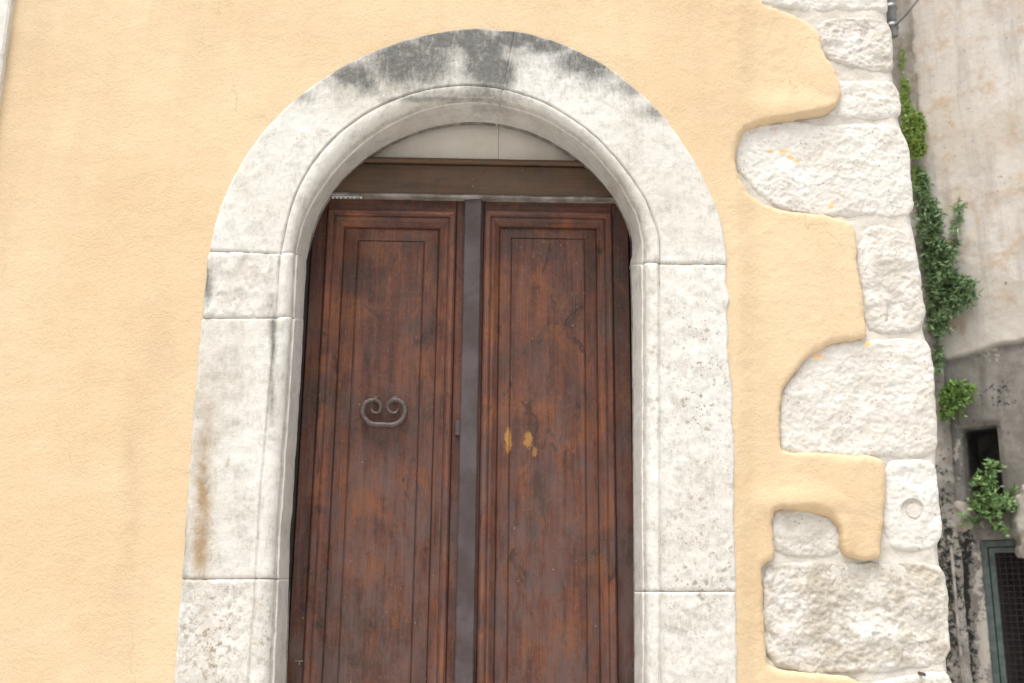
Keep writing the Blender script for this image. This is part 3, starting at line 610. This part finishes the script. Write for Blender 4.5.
kp = spl(kL+kR[1:], 6); P_ = tub(kp.tolist(), .022); t_ = np.linspace(0, 1, len(P_)); rad = .0062+.0062*np.sin(t_*math.pi)**1.2
P_[:, 1] -= .010*np.sin(t_*math.pi)
a = MB(); a.tube(P_, rad.tolist(), 10); a.build('door_knocker', M_iron, LL, True, 'double scroll iron knocker')
for px_ in (375, 394.5):
    a = MB(); p = tub([(px_, 401)], .022)[0]
    a.tube([(p[0]-.007, YD+.012, p[2]+.012), (p[0]-.007, YD-.022, p[2]+.010), (p[0]-.006, YD-.034, p[2]+.004), (p[0], YD-.036, p[2]-.001), (p[0]+.006, YD-.034, p[2]+.004), (p[0]+.007, YD-.022, p[2]+.010), (p[0]+.007, YD+.012, p[2]+.012)], .0048, 8)
    a.box(p[0]-.012, p[0]+.012, YD+.002, YD+.012, p[2]+.001, p[2]+.024, .002)
    a.build('knocker_staple', M_iron, LL, True)
# beam over the door, lip and board in the arch head
zb0 = float(unproj(470, 199, (0, .18, 0))[2]); zb1 = float(unproj(470, 164.5, (0, .18, 0))[2]); zb2 = float(unproj(470, 158.5, (0, .175, 0))[2])
xa, xb2 = X(300, 180, .18), X(640, 180, .18)
def wavy_beam(x0, x1, y0, y1, z0, z1, b, seed, amp=.002):
    nx, prof_ = 90, [(y1, z0), (y0+b, z0), (y0+b*.3, z0+b*.3), (y0, z0+b), (y0, z0+(z1-z0)*.5), (y0, z1-b), (y0+b, z1), (y1, z1)]
    xs_ = np.linspace(x0, x1, nx); V = []
    for x_ in xs_:
        for j, (y_, z_) in enumerate(prof_):
            n1 = float(fbm(np.array([x_]), np.array([z_*4+seed]), .12, 3, seed)[0]); V.append((x_, y_+(amp*2*n1 if 0 < j < 7 else 0), z_+(amp*2*n1 if j in (1, 2, 3, 5, 6) else 0)))
    m = len(prof_); F = [[i*m+j, (i+1)*m+j, (i+1)*m+j+1, i*m+j+1] for i in range(nx-1) for j in range(m-1)]
    return V, F
V, F = wavy_beam(xa, xb2, .185, .30, zb0+.012, zb1, .008, 3); bm_ = mesh('lintel_beam', V, F, WB, house, True, None, 'weathered brown wooden beam above the door leaves')
V, F = wavy_beam(xa, xb2, .172, .26, zb0+.0045, zb0+.0175, .006, 5, .003); mesh('drip_ledge', V, F, M_lime, bm_, True, None, 'pale dusty lower lip')
V, F = wavy_beam(xa, xb2, .178, .29, zb1+.004, zb2+.004, .007, 6, .001); mesh('beam_bead', V, F, WB, bm_, True)
ztb = Zp(470, 95, .2); xs1 = X(498.5, 140, .26); xs2 = X(576, 158, .26)
a = MB(); a.box(xa, xs1-.0006, .255, .275, zb1-.01, ztb+.1, .0005); a.build('arch_board', M_board, house, label='left beige board filling the arch head')
a = MB(); a.box(xs1+.0006, xs2, .258, .275, zb1-.01, ztb+.1, .0005); a.build('arch_board', M_board, house, label='right beige board filling the arch head')
a = MB(); a.box(xs2+.0006, xb2, .262, .275, zb1-.01, ztb+.1, .002); a.build('arch_board', M_pale, house, label='narrow pale blue board at the right tip of the arch head')
# masonry behind, closing the opening sides
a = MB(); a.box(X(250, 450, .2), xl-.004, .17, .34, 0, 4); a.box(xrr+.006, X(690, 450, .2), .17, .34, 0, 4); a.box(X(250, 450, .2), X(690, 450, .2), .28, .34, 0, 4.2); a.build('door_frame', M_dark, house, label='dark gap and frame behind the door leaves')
# pale boxes painted as light through the holes above the left leaf
a = MB()
for px_, w_ in ((333, 1.6), (337, 1.2), (341, 1.6), (345.5, 1.8), (350, 1.4), (354, 1.2), (361, 1.6)):
    p = unproj(px_, 197.2, (0, YD-.03, 0)); a.box(p[0]-w_*.0019, p[0]+w_*.0019, YD-.03, YD-.02, p[2]-.003, p[2]+.003)
p = unproj(347, 197.2, (0, YD-.03, 0)); a.box(p[0]-.062, p[0]+.062, YD-.0295, YD-.028, p[2]+.001, p[2]+.0035)
a.build('hole_light_specks', M_pale, LL)
a = MB(); p = unproj(299.5, 661, (0, YD-.002, 0)); a.box(p[0]-.016, p[0]+.016, YD-.005, YD+.002, p[2]-.002, p[2]+.002); a.box(p[0]-.002, p[0]+.003, YD-.005, YD+.002, p[2]-.014, p[2]-.002); a.build('wire_staple', M_lime, LL)

# ------------------------------------------------------------------ the alley on the right
ang = R(50); dW = np.array([math.sin(ang), -math.cos(ang), 0.0])          # towards the viewer's right and nearer
w0 = unproj(909, 50, (0, 2.9, 0)); w0[2] = 0
nW = np.array([-math.cos(ang), -math.sin(ang), 0.0])
W = Frame(w0, dW, nW)
neigh = thing('neighbouring_house', 'old flaking beige and grey plastered house across the alley at right', 'house')
nic = W.px([(959, 428), (998, 424), (1003, 512), (966, 520)]); u0, u1 = nic[[0, 3], 0].mean(), nic[[1, 2], 0].mean(); z1n, z0n = nic[:2, 1].mean(), nic[2:, 1].mean()
gt = W.px([(982, 540), (984, 600), (1024, 540)]); gu0 = gt[1, 0]; gz1 = gt[0, 1]
ringW = np.array([(-.49, 0), (3.3, 0), (3.3, 7.5), (-.49, 7.5)]); niche = np.array([(u0, z0n), (u1, z0n), (u1, z1n), (u0, z1n)]); gate = np.array([(gu0, -.01), (gu0+.95, -.01), (gu0+.95, gz1), (gu0, gz1)])
LED = W.px([(935, 362), (1024, 341)])
def led(U): return LED[0, 1]+(U-LED[0, 0])*(LED[1, 1]-LED[0, 1])/(LED[1, 0]-LED[0, 0])
def hW(U, Z, sd):
    up = sm(-.01, .015, Z-led(U)+.022*fbm(U, Z, .12, 3, 2)); return .03*up+.03*fbm(U, Z, .5, 3, 71)+.006*fbm(U, Z, .08, 3, 72)-.015*np.exp(-(sd/.02)**2)
def pxW(U, Z): return toface(W.w(U, Z, U*0))
GR = [(965, 560, 10, 40, .9), (964, 600, 7, 70, 1.1), (970, 660, 8, 50, .85), (960, 560, 8, 25, .9), (980, 500, 10, 60, .25), (985, 430, 24, 10, .35), (1000, 395, 14, 20, .45), (935, 350, 12, 30, .4), (950, 480, 10, 40, .25), (728, 57, 3, 4, 0), (937, 57, 1.8, 1.8, 3)]  # wall stains; the last small blob paints the dark of a hole
FL = [(983, 640, 7, 60, .9), (978, 575, 7, 35, .7), (957, 460, 4, 50, .5), (958, 515, 12, 14, .7), (985, 350, 20, 10, .5), (984, 525, 18, 8, .4)]
MO = [(908, 60, 8, 60, 1.2), (914, 110, 8, 50, 1.1), (918, 170, 8, 40, .7), (960, 220, 10, 10, .45), (966, 528, 14, 8, .6), (930, 330, 10, 60, .5)]
aw = {'upper': lambda U, Z, sd: sm(-.01, .015, Z-led(U)+.022*fbm(U, Z, .12, 3, 2)), 'grime_shade': lambda U, Z, sd: blobs(*pxW(U, Z), GR), 'flake': lambda U, Z, sd: blobs(*pxW(U, Z), FL), 'moss': lambda U, Z, sd: blobs(*pxW(U, Z), MO)}
hmesh('plaster_wall', W, np.unique(np.r_[np.arange(-.5, 1.6, .012), np.arange(1.6, 3.35, .06)]), grid(0, 7.5, .08, (1.2, 4.6, .012)), [ringW, niche, gate], hW, M_al, neigh, None, .16, aw, 'beige upper and grey lower plaster of the alley house')
def wbox(name, ua, ub, za, zc, ha, hb, mat, parent, label=None, mbx=None):
    v = W.w(np.array([ua, ub, ub, ua]*2), np.array([za, za, zc, zc]*2), np.array([ha]*4+[hb]*4)); f = [[0, 1, 2, 3], [7, 6, 5, 4], [0, 4, 5, 1], [1, 5, 6, 2], [2, 6, 7, 3], [3, 7, 4, 0]]
    if mbx is not None:
        n = len(mbx.v); mbx.v += [tuple(x) for x in v]; mbx.f += [[n+i for i in q] for q in f]; return
    off = tuple(parent.location) if parent is not None and parent.parent is None else (0, 0, 0)
    return mesh(name, v, f, mat, parent, False, None, label, off)
wbox('niche_back', u0-.05, u1+.05, z0n-.05, z1n+.05, -.45, -.155, M_dark, neigh, 'dark inside of the small opening') if False else None
M_brn = mat_simple('brown_gloom', (.10, .075, .065), (.17, .13, .115), 4, .9)
M_pock = mat_simple('shaded_plaster', (.07, .065, .06), (.16, .15, .14), 9, .95)  # plaster coloured darker for the shade inside the niche
# inside of the niche: a five-sided pocket
def pocket(name, ua, ub, za, zc, h0, h1, mat, label=None):
    v = W.w(np.array([ua, ub, ub, ua]*2), np.array([za, za, zc, zc]*2), np.array([h0]*4+[h1]*4))
    return mesh(name, v, [[4, 5, 6, 7], [0, 1, 5, 4], [1, 2, 6, 5], [2, 3, 7, 6], [3, 0, 4, 7]], mat, neigh, False, None, label)
pocket('window_niche', u0-.01, u1+.01, z0n-.01, z1n+.01, -.15, -.42, M_pock, 'small unglazed opening with a plant growing out')
pocket('doorway_recess', gu0-.01, gu0+.96, 0, gz1+.01, -.15, -1.2, M_brn, 'dark doorway behind the mesh gate')
# lumps of plaster
def lump(cx, cy, rx, ry, hh, seed, label, mat):
    c_ = [(cx+rx*math.cos(g)*(1+.15*math.sin(3*g+seed)), cy+ry*math.sin(g)*(1+.12*math.cos(2*g+seed))) for g in np.linspace(0, 2*math.pi, 16, endpoint=False)]
    r = rough_ring(chaikin(W.px(c_, hh), 1), seed, .07, .02); lo = r.min(0); hi = r.max(0)
    hmesh('plaster_lump', W, np.arange(lo[0]-.01, hi[0]+.02, .008), np.arange(lo[1]-.01, hi[1]+.02, .008), [r], lambda U, Z, sd: hh*sm(-.02, .06, sd)+.03*fbm(U, Z, .08, 4, seed), mat, neigh, None, -.005,
          {'upper': lambda U, Z, sd: U*0+.6, 'grime_shade': lambda U, Z, sd: U*0+.0, 'flake': lambda U, Z, sd: U*0+.25, 'moss': lambda U, Z, sd: U*0+.1}, label)
lump(956, 518, 17, 15, .035, 3, 'broken pale plaster lump below the opening', M_al); lump(1024, 520, 17, 37, .09, 8, 'beige plaster bulge over the gate corner', M_al)
# alley end wall
endw = thing('alley_end_wall', 'mossy stone wall strip closing the alley behind the corner', 'wall', (1.6, 2.84, 0))
E = Frame((0, 2.84, 0), (1, 0, 0), (0, -1, 0)); ex1 = w0[0]+.02
def pxE(U, Z): return toface(E.w(U, Z, U*0))
ae = {'upper': lambda U, Z, sd: U*0+.3, 'grime_shade': lambda U, Z, sd: .1+blobs(*pxE(U, Z), [(945, 600, 20, 120, .6)]), 'flake': lambda U, Z, sd: U*0-1.5, 'moss': lambda U, Z, sd: .25+blobs(*pxE(U, Z), [(905, 80, 15, 60, .3)])}  # the blob paints the shade of the deep gap beside the corner
hmesh('rubble_face', E, np.arange(.8, ex1+.02, .014), grid(0, 7.5, .08, (1.2, 4.8, .014)), [np.array([(.8, 0), (ex1, 0), (ex1, 7.5), (.8, 7.5)])], lambda U, Z, sd: .10*fbm(U, Z, .22, 5, 91, .6), M_al, endw, None, .1, ae)
# drain pipe, cable
dp = thing('drain_pipe', 'short grey drain pipe tucked behind the corner stones at the top', 'pipe', tuple(unproj(893, 36, (0, 2.68, 0))))
b0 = np.array(dp.location); pt = unproj(886, -60, (0, 2.68, 0)); pt[0] = b0[0]-.004
a = MB(); a.tube([b0, np.array([b0[0], b0[1], pt[2]+1.8])], .036, 12); a.build('pipe', M_zinc, dp, True, off=b0)
zc_ = unproj(890, 8, (0, 2.68, 0))[2]; a = MB(); a.tube([(b0[0], b0[1], zc_-.016), (b0[0], b0[1], zc_+.016)], .045, 12); a.build('pipe_collar', M_zinc, dp, True, off=b0); a = MB(); zc_ = unproj(892, 26, (0, 2.68, 0))[2]; a.tube([(b0[0], b0[1], zc_-.02), (b0[0], b0[1], zc_+.01)], .043, 12); a.build('pipe_collar', M_zinc, dp, True, off=b0)
ca = unproj(895, 26, (0, 2.64, 0)); cb = unproj(918, 0, (0, 2.40, 0)); cc = cb+(cb-ca)*.8
cable = MB(); cable.tube([ca, (ca+cb)/2+np.array([0, 0, -.01]), cb, cc], .006, 6); o = cable.build('cable', M_zinc, None, True); o['label'] = 'thin grey cable slanting up from the drain pipe'; o['category'] = 'cable'
# a white thin pipe at the foot
pa = unproj(951, 545, (0, 2.80, 0)); o = thing('thin_pipe', 'thin pale upright pipe beside the stained alley wall', 'pipe', (pa[0], pa[1], 0)); a = MB(); a.tube([(pa[0], pa[1], 0), pa], .010, 8); a.build('pipe', M_lime, o, True, off=(pa[0], pa[1], 0))
# gate
gl = W.w(np.array([gu0]), np.array([0.]), np.array([-.08]))[0]
gateo = thing('mesh_gate', 'grey green metal gate with dark wire mesh at the lower right', 'gate', tuple(gl))
a = MB(); g0, g1, gz = gu0+.005, gu0+.94, gz1-.006
for (ua, ub, za, zc) in ((g0, g0+.035, .02, gz), (g1-.035, g1, .02, gz), (g0+.035, g1-.035, gz-.035, gz), (g0+.035, g1-.035, .02, .06)): wbox('', ua, ub, za, zc, -.02, -.07, None, None, mbx=a)
a.build('outer_frame', M_teal, gateo, off=gl)
a = MB(); h0, h1, hz = g0+.042, g1-.042, gz-.042
for (ua, ub, za, zc) in ((h0, h0+.03, .07, hz), (h1-.03, h1, .07, hz), (h0+.03, h1-.03, hz-.03, hz), (h0+.03, h1-.03, .07, .10)): wbox('', ua, ub, za, zc, -.03, -.06, None, None, mbx=a)
a.build('inner_frame', M_teal, gateo, off=gl)
a = MB(); u = h0+.05
while u < h1-.03: wbox('', u, u+.004, .1, hz-.03, -.042, -.046, None, None, mbx=a); u += .035
z_ = .12
while z_ < hz-.03: wbox('', h0+.03, h1-.03, z_, z_+.004, -.0375, -.0415, None, None, mbx=a); z_ += .035
a.build('wire_mesh', M_wire, gateo, off=gl)

# ------------------------------------------------------------------ plants
ML = mat_leaf('dark_leaf', (.055, .125, .045), (.27, .40, .19)); ML2 = mat_leaf('bright_leaf', (.10, .22, .04), (.26, .42, .10)); ML4 = mat_leaf('pale_leaf', (.09, .20, .06), (.30, .46, .18)); ML3 = mat_leaf('lime_leaf', (.14, .25, .035), (.34, .46, .10))
M_stem = mat_simple('green_stem', (.09, .12, .04), (.15, .17, .07), 20, .6)
def plant(name, label, cat, cells, mat, nst, leaf_len, droop, seed, group=None, aspect=.34, spread=.09, plane=W, lpn=2, base=None):
    rs = random.Random(seed); C_ = []
    roots = plane.px([(c[0], c[1]) for c in cells], .02); root_w = plane.w(roots[:, 0], roots[:, 1], np.zeros(len(cells))+.0)
    b0 = root_w[-1] if base is None else root_w[base]
    o = thing(name, label, cat, tuple(b0), group); V = []; F = []; T = []; st = MB()
    for ci, (cx, cy, rx, ry, wt) in enumerate(cells):
        for k in range(int(nst*wt)):
            g = rs.uniform(0, 2*math.pi); q = math.sqrt(rs.random()); tx, ty = cx+rx*q*math.cos(g), cy+ry*q*math.sin(g)
            rx0, ry0 = cx+(tx-cx)*.35-rx*.15, cy+(ty-cy)*.5-ry*.05
            a0 = plane.px([(rx0, ry0)], .0)[0]; a0 = plane.w(a0[:1], a0[1:], np.array([.0]))[0]
            hh = rs.uniform(.04, spread*2.2); b_ = plane.px([(tx, ty)], hh)[0]; b_ = plane.w(b_[:1], b_[1:], np.array([hh]))[0]
            mid = (a0+b_)/2+np.array([rs.uniform(-.02, .02), rs.uniform(-.02, .02), .04+rs.uniform(0, .03)]); n = 6; pts = [(1-t)**2*a0+2*t*(1-t)*mid+t*t*b_ for t in np.linspace(0, 1, n)]
            if name != 'moss_tuft': st.tube(pts, [.0022]*(n-1)+[.001], 4, False)
            for i in range(1, n):
                for s_ in range(lpn):
                    p = Vector(pts[i]); d = Vector((rs.gauss(0, 1), rs.gauss(0, 1)-.4, rs.gauss(0, .7)-droop+.1)).normalized()
                    L = leaf_len*rs.uniform(.55, 1.25); wv_ = Vector((rs.gauss(0, 1), rs.gauss(0, 1), rs.gauss(0, .4)))
                    sd2 = d.cross(wv_).normalized(); up = sd2.cross(d); nb = len(V); tt = rs.random()
                    wd = L*aspect*.5
                    for (fa, fw, fu) in ((0, 0, 0), (.35, 1, .12), (.35, -1, .12), (.38, 0, 0), (.7, .72, -.02), (.7, -.72, -.02), (.72, 0, -.1), (1, 0, -.22)):
                        V.append(tuple(p+d*L*fa+sd2*wd*fw+up*L*fu*.5)); T.append(tt)
                    F += [[nb, nb+1, nb+3], [nb, nb+3, nb+2], [nb+1, nb+4, nb+6, nb+3], [nb+3, nb+6, nb+5, nb+2], [nb+4, nb+7, nb+6], [nb+6, nb+7, nb+5]]
    mesh('foliage', V, F, mat, o, False, {'tint': T}, None, off=b0)
    if st.v: st.build('stem', M_stem, o, True, off=b0)
    return o
GP = 'plants growing from the alley wall'
plant('wall_plant', 'round tuft of bright green plant highest on the alley wall', 'plant', [(914, 128, 13, 17, 1.0), (918, 150, 9, 12, .3), (908, 112, 6, 10, .15)], ML3, 340, .018, .1, 1, GP, .5, .05, plane=E, lpn=3)
plant('wall_plant', 'long dark green plant hanging between corner stones and beige wall', 'plant', [(922, 190, 8, 24, .35), (930, 225, 14, 26, .8), (938, 262, 18, 24, 1.0), (947, 293, 24, 24, 1.1), (938, 325, 12, 14, .4), (966, 292, 12, 16, .25), (960, 215, 5, 14, .05), (955, 232, 5, 30, .07), (938, 360, 4, 18, .12)], ML, 210, .043, .35, 2, GP, .24, .09)
plant('wall_plant', 'small bright plant above left of the dark opening', 'plant', [(955, 400, 16, 19, 1.0), (945, 415, 9, 10, .3), (968, 392, 9, 10, .2)], ML2, 120, .026, .1, 3, GP, .4, .07)
plant('wall_plant', 'loose leafy plant growing out of the dark opening', 'plant', [(985, 492, 16, 24, .8), (998, 510, 15, 16, .6), (975, 505, 11, 8, .2), (993, 468, 14, 10, .15), (1000, 532, 7, 8, .12), (972, 520, 14, 8, .1), (1010, 505, 12, 18, .2)], ML4, 60, .031, .0, 4, GP, .5, .10)
plant('moss_tuft', 'yellow green moss strands below the drain pipe', 'moss', [(905, 92, 5, 16, 1.0), (917, 180, 5, 14, .8), (903, 60, 3, 14, .4)], ML3, 70, .016, .6, 5, None, .4, .02, plane=E)
